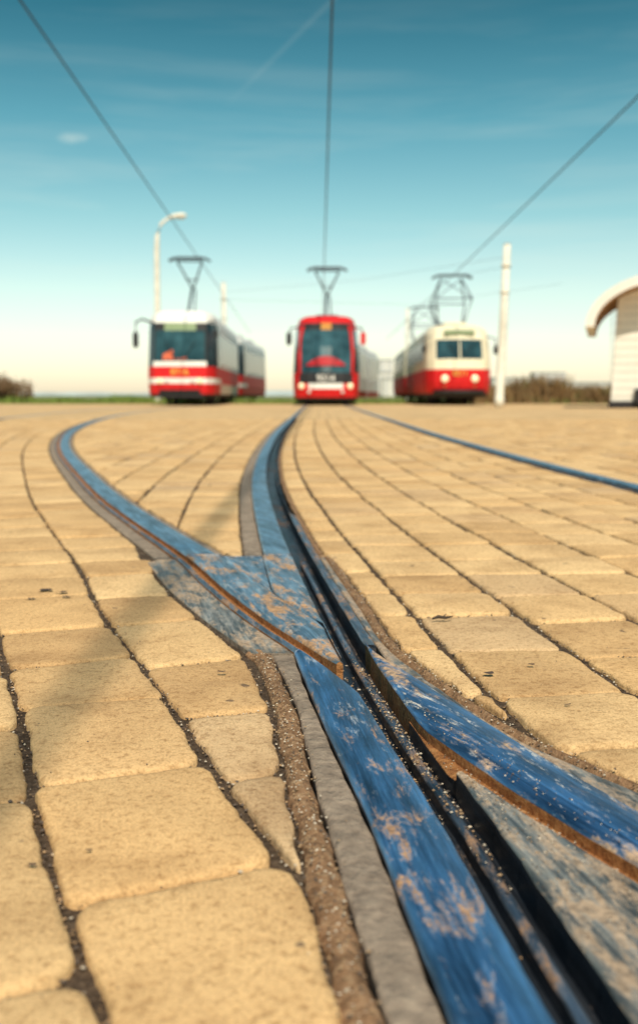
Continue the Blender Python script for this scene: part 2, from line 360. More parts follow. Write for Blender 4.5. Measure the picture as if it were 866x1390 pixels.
def field(base,us,clips,y0=.3,y1=16.2,row=.215):
    def P(s,u):
        m=(base(s+.02)-base(s-.02))/.04; L=math.hypot(m,1); return (base(s)+u/L,s-u*m/L)
    for i in range(len(us)-1):
        g0=random.uniform(.0012,.0034); u0,u1=min(us[i],us[i+1])+g0,max(us[i],us[i+1])-g0; s=y0-.9-random.random()*row
        k=0;k2=0
        while s<y1+1.5:
            d=row*random.uniform(.82,1.18); ja,jb=random.uniform(-.003,.003),random.uniform(-.003,.003)
            kn=random.uniform(-.008,.008)
            poly=[P(s+k,u0+ja),P(s-k,u1+jb),P(s+d-kn,u1+jb*.5),P(s+d+kn,u0+ja*.5)]; k=kn
            s+=d
            if max(p[1] for p in poly)<y0 or min(p[1] for p in poly)>y1: continue
            poly=clip(poly,(0,.16),(0,1)); poly=clip(poly,(0,15.99),(0,-1))
            for f,sd in clips: poly=clip_curve(poly,f,sd) if len(poly)>=3 else []
            if len(poly)>=3: add_sett(poly)
lo=[-.24-.170*i for i in range(0,8)]
field(AL,[-.24,-.0],[(lambda y:EL(y)-.002,-1)])
for i in range(len(lo)-1): field(AL,[lo[i+1],lo[i]],[(lambda y:EL(y)-.002,-1),(lambda y:AL(y)-1.52,1)] if i>5 else [(lambda y:EL(y)-.002,-1)])
l2=[-1.60-.175*i for i in range(0,30)]
for i in range(len(l2)-1): field(AL,[l2[i+1],l2[i]],[(lambda y:AL(y)-1.61,-1)])
for i in range(0,20): field(BR,[-.105-.175*(i+1),-.105-.175*i],[(lambda y:BL(y)-.046,-1),(lambda y:AR(y)+.024,1)],2.30)
rr=[-.02]+[.16+.1735*i for i in range(8)]
for i in range(len(rr)-1): field(BR,[rr[i],rr[i+1]],[(lambda y:ER(y)+.009,1),(lambda y:RL(y)-GW-.016,-1)])
rr=[1.505+.174*i for i in range(32)]
for i in range(len(rr)-1): field(BR,[rr[i],rr[i+1]],[(lambda y:RL(y)+.067,1)])
so=mesh_obj("sett_paving",SV,SF,M_sett,None,pave,True)
at=so.data.attributes.new('tone','FLOAT','FACE'); at.data.foreach_set('value',ST)
# ------------------------------------------------------------------ grit
def grains(name,pts,mat_list,parent=None):
    V=[];Fc=[];fm=[]
    base=[(1,0,0),(-1,0,0),(0,1,0),(0,-1,0),(0,0,1),(0,0,-1)]
    tri=[(0,2,4),(2,1,4),(1,3,4),(3,0,4),(2,0,5),(1,2,5),(3,1,5),(0,3,5)]
    for (x,y,z,r,mi) in pts:
        b=len(V); a=random.random()*6.28; ca,sa=math.cos(a),math.sin(a)
        sx,sy,sz=r*random.uniform(.6,1.3),r*random.uniform(.6,1.2),r*random.uniform(.4,.8)
        for v in base:
            vx=v[0]*sx*random.uniform(.7,1.2); vy=v[1]*sy*random.uniform(.7,1.2)
            V.append((x+vx*ca-vy*sa,y+vx*sa+vy*ca,z+v[2]*sz+ random.uniform(-.2,.2)*r))
        for t in tri: Fc.append(tuple(b+i for i in t)); fm.append(mi)
    return mesh_obj(name,V,Fc,mat_list,fm,parent)
G1=simple("grit_pale",(.54,.46,.36),.9,0,.3,300); G2=simple("grit_dark",(.10,.075,.06),.9,0,.3,300); G3=simple("grit_brown",(.34,.22,.12),.9,0,.3,300)
pts=[]
for (x,y) in GR:
    for k in range(4 if y<2 else 2):
        r=random.choice([.0008,.001,.0014,.0018,.0022]); pts.append((x+random.gauss(0,.0032),y+random.gauss(0,.0032),-.0078+r*.3+abs(random.gauss(0,.0012)),r,random.choice([0,1,1,1,2,2])))
for k in range(1000):
    y=random.uniform(.5,1.42); x=_el(y)+random.gauss(.011,.008); r=random.choice([.0008,.0012,.0016]); pts.append((x,y,.0006,r,random.choice([0,1,2,2])))
for k in range(700):
    y=random.uniform(.85,2.3); x=ER(y)+random.gauss(-.001,.006); r=random.choice([.0008,.0012,.0016]); pts.append((x,y,.002,r,random.choice([0,1,2,2])))
for k in range(950):
    y=min(2.0,max(.6,random.gauss(1.14,.16))); x=BR(y)+random.uniform(.003,GW-.003); r=random.choice([.0006,.0009,.0013,.002])
    z=-.029 if not (.020<x-BR(y)<.034) else -.0135
    pts.append((x,y,z+r*.4,r,random.choice([0,1,2,2])))
for k in range(700):
    y=random.gauss(1.0,.14); x=AL(y)+random.uniform(-.07,.03)
    if BR(y)<x<BR(y)+GW: z=-.029
    elif AL(y)-GA<x<AL(y) : z=-.010
    elif x>BR(y)+GW and y<.96 and x<AL(y)-GA: z=.0015
    elif x>AL(y)+.003 and x>BR(y)+GW+.003: z=.006
    else: continue
    r=random.choice([.0005,.0007,.001,.0012]); pts.append((x,y,z+r*.4,r,random.choice([0,0,1,2])))
for k in range(300):
    y=random.uniform(.6,.95); a,b_=BR(y)+GW,AL(y)-GA
    pts.append((random.uniform(a,b_),y,.0015,random.choice([.0005,.0008,.0011]),random.choice([0,1,2])))
for k in range(700):
    y=random.uniform(.5,3.5); x=random.uniform(-.33*y-.1,.33*y+.1)
    if EL(y)-.01<x<ER(y)+.01: continue
    pts.append((x,y,.0003,random.choice([.0005,.0008,.0012]),random.choice([1,1,2,2])))
grains("gravel",pts,[G1,G2,G3])
twx,twy=survey(600,842); 
tubes("twig",[([(twx-.016,twy-.003,.003),(twx-.006,twy+.003,.005),(twx+.006,twy,.004),(twx+.018,twy+.006,.005)],[.0015,.003,.0025,.001]),([(twx+.0,twy,.004),(twx+.008,twy+.010,.008)],[.0014,.0006])],simple("bark",(.05,.035,.025),.9),seg=6)
def leafscrap(px,py,r):
    x,y=survey(px,py); b=len(LV); n=11
    for k in range(n):
        a=6.283*k/n; q=r*random.uniform(.45,1.1); LV.append((x+q*math.cos(a)*1.4,y+q*math.sin(a),.0028+random.uniform(0,.0015)))
    LF.append(tuple(range(b,b+n)))
LV=[];LF=[]
for a in [(62,803,.014),(84,806,.010),(42,815,.007),(90,812,.007),(300,915,.005),(665,917,.006),(640,800,.004),(722,905,.004),(250,992,.003),(45,1180,.003),(560,770,.004),(120,1160,.002),(610,640,.008),(500,770,.003),(770,960,.003)]: leafscrap(*a)
mesh_obj("leaf_litter",LV,LF,simple("dead_leaf",(.08,.05,.035),.9))
# ------------------------------------------------------------------ trams
def tram_car(name,parent,loc,rz,L,levels,fw,bow,sh,stations,mats,mfun,tf=(-1,-.93,-.6,-.2,.2,.6,.93,1)):
    """levels:(z,halfwidth,frontoffset) ; plan rings stacked in height"""
    tf=list(tf); V=[];Fc=[];fm=[]
    kinds=[]
    for li,(z,w,fo) in enumerate(levels):
        ring=[]
        for t in tf: ring.append((fw*w/1.25*t,fo+bow*t*t,z,'front',t))
        ring.append((w*.93*1.0 if fw<1.15 else w*.985,fo+bow+sh*.45,z,'sh',0)); ring.append((w,max(fo,0)+bow+sh,z,'side',0))
        for s in stations: ring.append((w,s,z,'side',s))
        ring.append((w,L-.9,z,'rear',0)); ring.append((w*.9,L-.25,z,'rear',0)); ring.append((w*.7,L,z,'rear',0)); 
        ring.append((-w*.7,L,z,'rear',0)); ring.append((-w*.9,L-.25,z,'rear',0)); ring.append((-w,L-.9,z,'side',0))
        for s in stations[::-1]: ring.append((-w,s,z,'side',s))
        ring.append((-w,max(fo,0)+bow+sh,z,'sh',0)); ring.append((-(w*.93 if fw<1.15 else w*.985),fo+bow+sh*.45,z,'sh',0))
        V+= [(p[0],p[1],p[2]) for p in ring]; kinds.append(ring)
    n=len(kinds[0])
    for li in range(len(levels)-1):
        zm=(levels[li][0]+levels[li+1][0])/2
        for k in range(n):
            a=li*n+k; b=li*n+(k+1)%n; Fc.append((a,b,b+n,a+n))
            p=kinds[li][k]; q=kinds[li][(k+1)%n]
            xm=(p[0]+q[0])/2; ym=(p[1]+q[1])/2
            if k<len(tf)-1: kind='front'
            elif k in (len(tf)-1,len(tf),n-1,n-2): kind='sh'
            elif abs(ym-L)<.35 or ym>L-.9: kind='rear'
            else: kind='side'
            fm.append(mfun(kind,(tf[k]+tf[k+1])/2 if kind=='front' else xm,ym,zm,k))
    Fc.append(tuple((len(levels)-1)*n+k for k in range(n))); fm.append(mfun('roof',0,0,levels[-1][0],0))
    Fc.append(tuple(range(n))[::-1]); fm.append(mfun('floor',0,0,0,0))
    o=mesh_obj(name,V,Fc,mats,fm,parent,False); o.location=loc; o.rotation_euler=(0,0,rz)
    bv=o.modifiers.new('bevel','BEVEL'); bv.width=.03; bv.segments=2; bv.limit_method='ANGLE'; bv.angle_limit=math.radians(35)
    return o
def bogies(parent_obj,L,pos_,name="bogie"):
    for i,y in enumerate(pos_):
        box(f"{name}_frame_{i+1}",(0,y,.38),(1.9,2.3,.28),M_dark,parent_obj,.05)
        for yy in (-.9,.9):
            for x in (-.75,.75):
                tubes(f"wheel_{i+1}_{'f' if yy<0 else 'r'}_{'l' if x<0 else 'r'}",[([(x-.06,y+yy,.34),(x-.05,y+yy,.34),(x+.05,y+yy,.34),(x+.06,y+yy,.34)],[.30,.335,.335,.30])],M_dark,parent_obj,20)
MATS=[M_red,M_white,M_glass,M_dark,M_grey,M_cream,M_dred,M_glassT,M_rubber,M_sign,M_disp]
R,W_,GL,DK,GY,CR,DR,GT,RB,SG,DP=range(11)
def station_list(a,L):
    s=[];y=a
    while y<L-1.2: s+= [y]; y+=1.25; s+=[y-.14]
    return [v for v in s if v<L-1.0]
def side_windows(ym,stations):
    for i in range(len(stations)-1):
        if stations[i]<=ym<=stations[i+1]: return i%2==0
    return False
def panto_arm(parent,x0,y0,zr,zt,hw,kind,name="pantograph"):
    e=empty(name,(x0,y0,0)); e.parent=parent
    if kind=='half':
        P=[([(-.42,0,zr+.12),(.42,0,zr+.12)],.035),([(-.42,.0,zr+.12),(-.42,1.2,zr+.12)],.03),([(.42,0,zr+.12),(.42,1.2,zr+.12)],.03),([(-.42,1.2,zr+.12),(.42,1.2,zr+.12)],.03)]
        zm=zr+.12+(zt-zr)*.45
        P+=[([(-.06,.1,zr+.15),(-.04,1.3,zm)],.055),([(.16,.3,zr+.15),(.1,1.3,zm)],.03)]
        P+=[([(0,1.3,zm),(-hw*.62,.15,zt-.12)],.038),([(0,1.3,zm),(hw*.62,.15,zt-.12)],.038),([(-.25,.95,zm+.32*(zt-zm)),(.25,.95,zm+.32*(zt-zm))],.026)]
        P+=[([(-hw*.64,.15,zt-.12),(hw*.64,.15,zt-.12)],.035)]
    else:
        zm=zr+.1+(zt-zr)*.48
        P=[([(-.5,-.1,zr+.14),(.5,-.1,zr+.14)],.035),([(-.5,1.4,zr+.14),(.5,1.4,zr+.14)],.035)]
        for s in (-1,1):
            P+=[([(s*.5,.35,zr+.15),(s*.72,-.65,zm),(s*.42,.55,zt-.1)],.034),([(s*.5,.95,zr+.15),(s*.72,1.95,zm),(s*.42,.75,zt-.1)],.034)]
        P+=[([(-.72,-.65,zm),(.72,-.65,zm)],.026),([(-.72,1.95,zm),(.72,1.95,zm)],.026),([(-.72,-.65,zm),(.42,.55,zt-.1)],.018),([(.72,-.65,zm),(-.42,.55,zt-.1)],.018)]
    for dy in (0,.3):
        P+=[([(-hw,dy,zt-.12),(-hw*.78,dy,zt-.03),(-hw*.6,dy,zt),(hw*.6,dy,zt),(hw*.78,dy,zt-.03),(hw,dy,zt-.12)],.042)]
    tubes("frame",P,M_metal,e,6)
    for s in (-.45,.45):
        for yy in (0,1.2): tubes("insulator",[([(s,yy,zr-.02),(s,yy,zr+.04),(s,yy,zr+.05),(s,yy,zr+.1)],[.05,.05,.07,.04])],M_dred,e,10)
    return e
# --- angular tram (left), two coupled cars
def angular_car(root,nm,y,rz,x=0,lead=True):
    L=14.2; st=station_list(1.75,L)
    lv=[(.30,1.17,.10),(.42,1.22,.03),(.72,1.24,0),(.80,1.25,0),(1.0,1.25,.0),(1.42,1.25,.03),(1.60,1.25,.06),(2.72,1.23,.30),(3.0,1.22,.38),(3.22,1.18,.45),(3.38,1.10,.55),(3.47,.85,.8)]
    def mf(kind,x_,ym,zm,k):
        if kind=='roof': return GY
        if kind=='floor': return DK
        if zm<.42: return DK
        if zm>3.22: return W_
        if kind=='front':
            if zm>3.0: return W_
            if zm>2.72: return SG if abs(x_)<.5 else RB
            if zm>1.60: return GT if abs(x_)<.95 else RB
            if zm>1.42: return W_
            if zm>1.0: return R
            if zm>.80: return W_
            return R
        if kind in('sh','side'):
            front_zone=ym<3.2
            if zm>3.0: return W_
            if zm>1.42 and zm<3.0:
                if front_zone: return GL if (kind=='sh' or side_windows(ym,st)) else RB
                return GL if (1.62<zm<2.7 and side_windows(ym,st)) else W_
            if front_zone: return R if not(.78<zm<1.0) else W_
            if lead: return R if .78<zm<1.42 else W_
            return R
        return R if zm<1.42 else (GL if 1.62<zm<2.7 else W_)
    car=tram_car(nm,root,(x,y,0),rz,L,lv,.97,.10,.75,st,MATS,mf)
    bogies(car,L,(3.6,10.4)); box("buffer",(0,-.02,.5),(1.5,.18,.14),M_rubber,car,.04); box("skirt",(0,7,.5),(2.3,3.6,.42),M_dark,car,.04)
    box("roof_gear_front",(0,4.8,3.53),(1.5,1.8,.22),M_grey,car,.05); box("roof_gear_rear",(0,10,3.53),(1.5,2.6,.24),M_grey,car,.05)
    box("lower_valance",(0,-.005,.36),(1.7,.1,.16),M_dark,car,.03)
    if lead:
        for s in (-1,1):
            tubes("headlight_outer",[([(s*.72,.07,.9),(s*.72,-.015,.9)],[.115,.10])],M_head,car,14)
            tubes("headlight_inner",[([(s*.47,.05,.9),(s*.47,-.02,.9)],[.085,.075])],M_lens,car,14)
            tubes("wiper",[([(s*.15,.02,1.66),(s*.55,.17,2.35)],.012)],M_rubber,car,5)
        tubes("mirror_arm",[([(-1.0,.5,3.0),(-1.35,.2,3.12),(-1.55,.05,3.0),(-1.56,.02,2.6)],.04),([(1.0,.5,3.0),(1.25,.2,3.05),(1.3,.1,2.8)],.03)],M_rubber,car,6)
        box("mirror_left",(-1.56,.02,2.36),(.2,.1,.56),M_rubber,car,.04); box("mirror_right",(1.32,.1,2.6),(.16,.1,.35),M_rubber,car,.04)
        text("fleet_number","8716",(0,-.0,1.21),.32,M_gold,car)
        V=[(-.62,.075,1.66),(.25,.075,1.66),(.22,.13,1.88),(.05,.17,2.05),(-.18,.18,2.1),(-.36,.15,1.98),(-.60,.13,1.86)]
        mesh_obj("driver_seat",V,[tuple(range(7))],M_orange,None,car)
    return car
tl=empty("tram",(-5.02,37.3,0),math.atan(.012))
c1=angular_car(tl,"car_front",0,0)
c2=angular_car(tl,"car_rear",15.1,-math.atan(.055),0,False)
panto_arm(c1,.02,3.3,3.5,5.72,.80,'half')
box("coupler",(0,14.7,.55),(.25,1.1,.2),M_dark,tl,.03)
# --- modern low-floor articulated tram (centre)
def modern(root):
    L=7.2; st=station_list(2.3,L)
    lv=[(.16,1.16,.22),(.30,1.22,.06),(.62,1.24,0),(.82,1.25,.02),(1.08,1.25,.07),(1.22,1.25,.11),(2.2,1.22,.55),(2.85,1.17,.95),(3.12,1.12,1.15),(3.32,1.04,1.35),(3.42,.86,1.7),(3.46,.6,2.0)]
    def mf(kind,x_,ym,zm,k):
        if kind in('roof',): return R
        if kind=='floor': return DK
        if zm<.30: return DK
        if kind=='front':
            if zm>3.12: return R
            if zm>2.85: return DP if abs(x_)<.3 else RB
            if zm>1.22: return GT if abs(x_)<.95 else RB
            if zm>.82: return RB if abs(x_)<.95 else R
            if zm>.62: return W_ if abs(x_)<.5 else R
            return R
        if kind=='sh':
            if zm>2.85: return R
            if zm>1.22: return GL
            return R
        if kind=='side':
            if zm>2.85: return R if ym<4 else W_
            if zm>1.12: return GL if (zm>1.2 and side_windows(ym,st)) else (R if ym<3 else W_)
            return R if ym<3.5 else (DR if zm<.62 else W_)
        return GY
    c=tram_car("front_section",root,(0,0,0),0,L,lv,1.08,.30,.8,st,MATS,mf)
    for s in (-1,1):
        tubes("headlight",[([(s*.9,.24,.72),(s*.9,.18,.72)],[.12,.10])],M_head,c,14)
        tubes("indicator",[([(s*.62,.14,.5),(s*.62,.07,.5)],[.07,.06])],M_lens,c,12)
        tubes("mirror_arm",[([(s*1.05,1.1,2.95),(s*1.32,.8,2.9),(s*1.38,.7,2.7)],.03)],M_rubber,c,6)
        box("mirror",(s*1.39,.7,2.5),(.2,.12,.5),M_red if s>0 else M_rubber,c,.05)
        tubes("wiper",[([(s*.1,.08,1.2),(s*.5,.42,1.95)],.014)],M_rubber,c,5)
        tubes("windscreen_surround",[([(s*.98,.30,1.15),(s*1.0,.62,1.9),(s*.96,.98,2.6),(s*.88,1.2,3.0)],.06)],M_red,c,8)
    V=[];Fc=[]
    for i in range(17):
        t=-1+i/8; zt=1.50+.34*(1-t*t); ya=.30*(t*.75)**2
        def yy(z): return .11+(z-1.22)*.449-.03
        V+=[(t*.80,yy(1.48)+ya*.9,1.48),(t*.74,yy(zt)+ya*.8,zt+.0)]
    for i in range(16): Fc.append((2*i,2*i+2,2*i+3,2*i+1))
    mesh_obj("hood_reflection",V,Fc,M_dred,None,c)  # red arc mesh imitating the hood's reflection on the windscreen
    text("fleet_number","9214",(0,.0,1.0),.34,M_white,c)
    bogies(c,L,(3.2,))
    y=L;x=0;ang=-.04
    for i in range(3):
        box(f"bellows_{i+1}",(x,y+.3,1.85),(2.25,.62,2.8),M_rubber,root,.05)
        Ls=8.0; st2=station_list(.6,Ls)
        lv2=[(.25,1.2,0),(.62,1.25,0),(1.12,1.25,0),(1.3,1.25,0),(2.7,1.22,0),(3.1,1.15,0),(3.3,.95,0)]
        def mf2(kind,x_,ym,zm,k):
            if kind=='roof': return GY
            if kind=='floor': return DK
            if kind=='front' or kind=='rear': return GY
            if zm<.62: return R
            if 1.3<zm<2.7 and side_windows(ym,st2): return GL
            return W_
        tram_car(f"section_{i+1}",root,(x,y+.6,0),ang,Ls,lv2,1.25,0,.02,st2,MATS,mf2)
        x+=math.sin(-ang)*Ls; y+=Ls*math.cos(ang)+.5; ang-=.045
tm=empty("tram",(.25,38.3,0),-math.atan(.02))
modern(tm); panto_arm(tm,.0,3.6,3.46,5.5,.80,'half')
# --- rounded classic tram (right), two coupled cars
def round_car(root,nm,y,rz,x=0,lead=True):
    L=14.0; st=station_list(1.7,L)
    lv=[(.30,1.15,.22),(.45,1.20,.12),(.66,1.23,.02),(.9,1.25,-.02),(1.36,1.25,0),(1.46,1.25,.03),(1.74,1.25,.10),(2.48,1.22,.34),(2.58,1.21,.40),(2.84,1.15,.56),(2.98,1.03,.75),(3.06,.8,1.05),(3.09,.5,1.4)]
    def mf(kind,x_,ym,zm,k):
        if kind=='roof': return CR
        if kind=='floor' or zm<.45: return DK
        if zm>2.48: return CR
        if kind=='front':
            if zm>1.74: return GT if abs(x_)<.88 else CR
            if zm>1.36: return CR
            if zm>.66: return R
            return DR
        if kind in ('sh',):
            return CR if zm>1.36 else R
        if kind=='side':
            if 1.74<zm<2.48: return GL if side_windows(ym,st) else CR
            if zm>1.36: return CR
            return R if zm>.5 else GY
        return R if zm<1.36 else CR
    car=tram_car(nm,root,(x,y,0),rz,L,lv,.95,.28,.7,st,MATS,mf,(-1,-.92,-.5,-.06,.06,.5,.92,1))
    bogies(car,L,(3.5,9.9)); box("skirt",(0,6.7,.5),(2.25,3.4,.42),M_dark,car,.04)
    tubes("bumper",[([(-.95,.36,.5),(-.6,.12,.5),(0,.02,.5),(.6,.12,.5),(.95,.36,.5)],.07)],M_rubber,car,8)
    box("ventilator",(0,2.5,3.14),(.9,1.2,.16),M_cream,car,.05); box("roof_gear",(0,8.6,3.2),(1.3,3.0,.2),M_grey,car,.05)
    box("destination_box",(0,.5,2.74),(1.15,.22,.2),M_sign if lead else M_cream,car,.03)
    if lead:
        for s in (-1,1):
            tubes("headlight",[([(s*.56,.2,1.0),(s*.56,.03,1.0),(s*.56,.0,1.0)],[.14,.135,.11])],M_head,car,16)
            tubes("tail_lamp",[([(s*.56,.2,.7),(s*.56,.07,.7)],[.06,.05])],M_orange,car,10)
            tubes("wiper",[([(s*.1,.12,1.78),(s*.45,.3,2.3)],.012)],M_rubber,car,5)
        box("windscreen_pillar",(0,.2,2.08),(.05,.06,.72),M_cream,car,.01,(-.34,0,0))
        tubes("mirror_arm",[([(1.05,.6,2.6),(1.35,.4,2.5),(1.36,.38,2.2)],.025),([(-1.05,.6,2.6),(-1.32,.4,2.5),(-1.33,.38,2.25)],.025)],M_rubber,car,6)
        box("mirror_right",(1.36,.38,2.08),(.16,.08,.34),M_rubber,car,.03); box("mirror_left",(-1.33,.38,2.12),(.15,.08,.3),M_rubber,car,.03)
        text("fleet_number","8211",(0,-.035,1.2),.28,M_gold,car)
    return car
tr=empty("tram",(5.27,38.7,0),-math.atan(.026))
r1=round_car(tr,"car_front",0,0); r2=round_car(tr,"car_rear",14.9,-.004,0,False)
panto_arm(r1,0,3.2,3.1,5.2,.80,'full'); panto_arm(r2,0,3.2,3.1,5.2,.80,'full')
box("coupler",(0,14.45,.5),(.25,1.0,.2),M_dark,tr,.03)
# ------------------------------------------------------------------ overhead wires
def wire(px0,py0,px1,py1,z,r,far=90,nr=-14):
    a=survey(px0,py0,z); b=survey(px1,py1,z); m=(b[0]-a[0])/(b[1]-a[1])
    e=empty("overhead_wire"); P=[(a[0]+m*(y-a[1]),y,z) for y in (nr,far)]
    tubes("contact_wire",[(P,r)],M_wire,e,12)
wire(28,0,266,345,5.78,.015); wire(451,0,440,361,5.56,.016); wire(866,130,617,371,5.24,.015)
# ------------------------------------------------------------------ poles and lamp
def street_lamp():
    Y=47; X=(216-433)/F*Y; e=empty("street_lamp",(X,Y,0)); zt=(537-305)/F*Y+H
    tubes("column",[([(0,0,0),(0,0,.05),(0,0,1.4),(0,0,1.45),(0,0,zt-1.2),(.03,0,zt-.6),(.2,0,zt-.1),(.5,0,zt+.14),(.85,0,zt+.22)],[.2,.17,.17,.14,.12,.10,.08,.07,.06])],M_pole,e,12)
    bm=bmesh.new(); bmesh.ops.create_uvsphere(bm,u_segments=16,v_segments=10,radius=1)
    for v in bm.verts:
        v.co.x*=.42*(1-.25*v.co.x); v.co.y*=.17; v.co.z*=.15 if v.co.z>0 else .09
    me=bpy.data.meshes.new("luminaire"); bm.to_mesh(me); bm.free(); me.materials.append(M_pole); o=bpy.data.objects.new("luminaire",me); scene.collection.objects.link(o); o.location=(1.05,0,zt+.24); o.rotation_euler=(0,-.08,0); o.parent=e
    box("lens",(1.08,0,zt+.15),(.42,.2,.06),M_lens,e,.03)
street_lamp()
def pole(px,py_top,Y,r,lean=0):
    X=(px-433)/F*Y; h=(537-py_top)/F*Y+H; e=empty("catenary_pole",(X,Y,0))
    tubes("column",[([(0,0,0),(0,0,.3),(0,0,.32),(lean*h*.5,0,h*.5),(lean*h,0,h)],[r*1.25,r*1.2,r*1.08,r,r*.88])],M_pole,e,14)
    tubes("cap",[([(lean*h,0,h),(lean*h,0,h+.04)],[r*.95,r*.5])],M_grey,e,12)
    tubes("bracket_bands",[([(lean*h*.86,0,h*.86),(lean*h*.86,0,h*.86+.12)],r*1.12),([(lean*h*.7,0,h*.7),(lean*h*.7,0,h*.7+.1)],r*1.12)],M_pole,e,12)
    return X,Y,h
p1=pole(677,335,32,.125,.035); p2=pole(305,386,56,.14); p3=pole(552,420,75,.12)
e=empty("span_wire")
tubes("wires",[([(p1[0]+.15,32,4.6),(2,50,5.9),(p2[0],56,5.9)],.005),([(p1[0]+.15,32,4.3),(5.1,45,5.4)],.005),([(14,60,6.8),(5.5,60,5.6),(-5.5,60,5.9)],.006)],M_wire,e,5)
# ------------------------------------------------------------------ kiosk with barrel roof
k=empty("kiosk",(9.72,28.5,0),-.27)
def arch(a,rise,z0,n=28): return [(-a*math.cos(math.pi*i/n),z0+rise*math.sin(math.pi*i/n)) for i in range(n+1)]
def shell(name,outer,inner,y0,y1,mats,parent):
    n=len(outer); V=[];Fc=[];fm=[]
    for y in (y0,y1):
        V+=[(p[0],y,p[1]) for p in outer]; V+=[(p[0],y,p[1]) for p in inner]
    o0,i0,o1,i1=0,n,2*n,3*n
    for j in range(n-1):
        Fc+=[(o0+j,o1+j,o1+j+1,o0+j+1),(i0+j,i0+j+1,i1+j+1,i1+j),(o0+j,o0+j+1,i0+j+1,i0+j),(o1+j,i1+j,i1+j+1,o1+j+1)]; fm+=[0,1,0,0]
    Fc+=[(o0,i0,i1,o1),(o0+n-1,o1+n-1,i1+n-1,i0+n-1)]; fm+=[0,0]
    return mesh_obj(name,V,Fc,mats,fm,parent)
shell("barrel_roof",arch(2.35,1.50,2.28),arch(2.10,1.24,2.28),-.2,5.2,[M_render,M_soffit],k)
prof=[(-1.62,.0)]+[(x,z-.02) for x,z in arch(2.08,1.22,2.28) if abs(x)<=1.62]+[(1.62,.0)]
n=len(prof); V=[(x,.75,z) for x,z in prof]+[(x,4.9,z) for x,z in prof]
Fc=[tuple(range(n)),tuple(range(n,2*n))[::-1]]+[(j,n+j,n+(j+1)%n,(j+1)%n) for j in range(n)]
mesh_obj("walls",V,Fc,M_render,None,k)
for j in range(13): box(f"cladding_groove_{j+1}",(0,.746,.35+j*.23),(3.2 if j<11 else 2.6,.012,.012),M_grey,k,0)
for j in range(13): box(f"side_groove_{j+1}",(-1.625,2.8,.35+j*.2),(.012,4.0,.012),M_grey,k,0)
box("plinth",(0,2.82,.1),(3.34,4.25,.22),M_dark,k,.02)
box("door",(.1,.735,1.1),(.95,.04,2.0),M_door,k,.01); box("door_frame",(.1,.75,1.16),(1.1,.03,2.15),M_grey,k,.01)
box("window",(1.05,.735,1.7),(.6,.04,.8),M_glass,k,.01); box("sill",(1.05,.70,1.27),(.7,.1,.05),M_grey,k,.01)
box("wall_box",(-.85,.66,.35),(.26,.16,.4),M_dark,k,.02)
# ------------------------------------------------------------------ vegetation & distance
def tufts(name,n,xr,yr,h,mat,w=.02):
    V=[];Fc=[]
    for i in range(n):
        x=random.uniform(*xr); y=random.uniform(*yr); 
        hh=h*random.uniform(.3,1)*(.55+.45*math.sin(x*1.7+y)*math.sin(x*.63+1.3)+.2)
        dx,dy=random.gauss(0,.25)*hh,random.gauss(0,.25)*hh; a=random.random()*3.14; wx,wy=math.cos(a)*w,math.sin(a)*w; b=len(V)
        V+=[(x-wx,y-wy,-.06),(x+wx,y+wy,-.06),(x+dx*.4+wx,y+dy*.4+wy,hh*.55),(x+dx*.4-wx,y+dy*.4-wy,hh*.55),(x+dx,y+dy,hh)]
        Fc+=[(b,b+1,b+2,b+3),(b+3,b+2,b+4)]
    return mesh_obj(name,V,Fc,mat)
tufts("dry_weeds",10000,(6.0,16),(46.2,49),1.3,M_weed,.03)
tufts("grass_verge",9000,(-24,-5.2),(46.1,50),.42,M_green,.03)
tufts("grass_verge",5000,(-5,22),(46.1,52),.34,M_green,.03)
def bush(name,cx,cy,w,h,n):
    V=[];Fc=[]
    lobes=[(cx+random.uniform(-w,w),cy+random.uniform(-.8,.8),random.uniform(.25,.75)*h,random.uniform(.25,.5)*h) for _ in range(16)]
    for i in range(n):
        l=random.choice(lobes); d=Vector((random.gauss(0,1),random.gauss(0,1),random.gauss(0,1))).normalized()*l[3]*random.uniform(.4,1.15)
        p=Vector((l[0],l[1],l[2]))+d
        if p.z<0: continue
        u=Vector((random.gauss(0,1),random.gauss(0,1),random.gauss(0,1))).normalized()*.06; v=u.orthogonal().normalized()*.035; b=len(V)
        V+=[p-u,p+v,p+u,p-v]; Fc.append((b,b+1,b+2,b+3))
    e=empty(name); mesh_obj("leaves",V,Fc,M_bush,None,e)
    tubes("stems",[([(cx+random.uniform(-w,w)*.5,cy,-.06),(l[0],l[1],l[2]+l[3]*.6)],[.03,.008]) for l in lobes],M_bush,e,5)
bush("bush",-14.3,47.5,.8,1.15,4000); bush("bush",-15.8,48.5,1.0,1.5,4000); bush("bush",17.5,49,1.2,1.2,3000)
def ridge(name,Y,x0,x1,h0,h1,mat,seed,step):
    r=random.Random(seed); V=[];Fc=[];n=int((x1-x0)/step)
    ph=[r.random()*6 for _ in range(4)]
    for i in range(n+1):
        x=x0+(x1-x0)*i/n; t=.5+.25*math.sin(x/Y*9+ph[0])+.15*math.sin(x/Y*31+ph[1])+.08*math.sin(x/Y*90+ph[2])+r.uniform(-.06,.06)
        z=h0+(h1-h0)*t; V+=[(x,Y,-1),(x,Y+20,z),(x,Y+200,z*.6)]
    for i in range(n): b=3*i; Fc+=[(b,b+3,b+4,b+1),(b+1,b+4,b+5,b+2)]
    return mesh_obj(name,V,Fc,mat)
ridge("far_hills",2600,-2600,2600,4,16,M_hill,3,25)
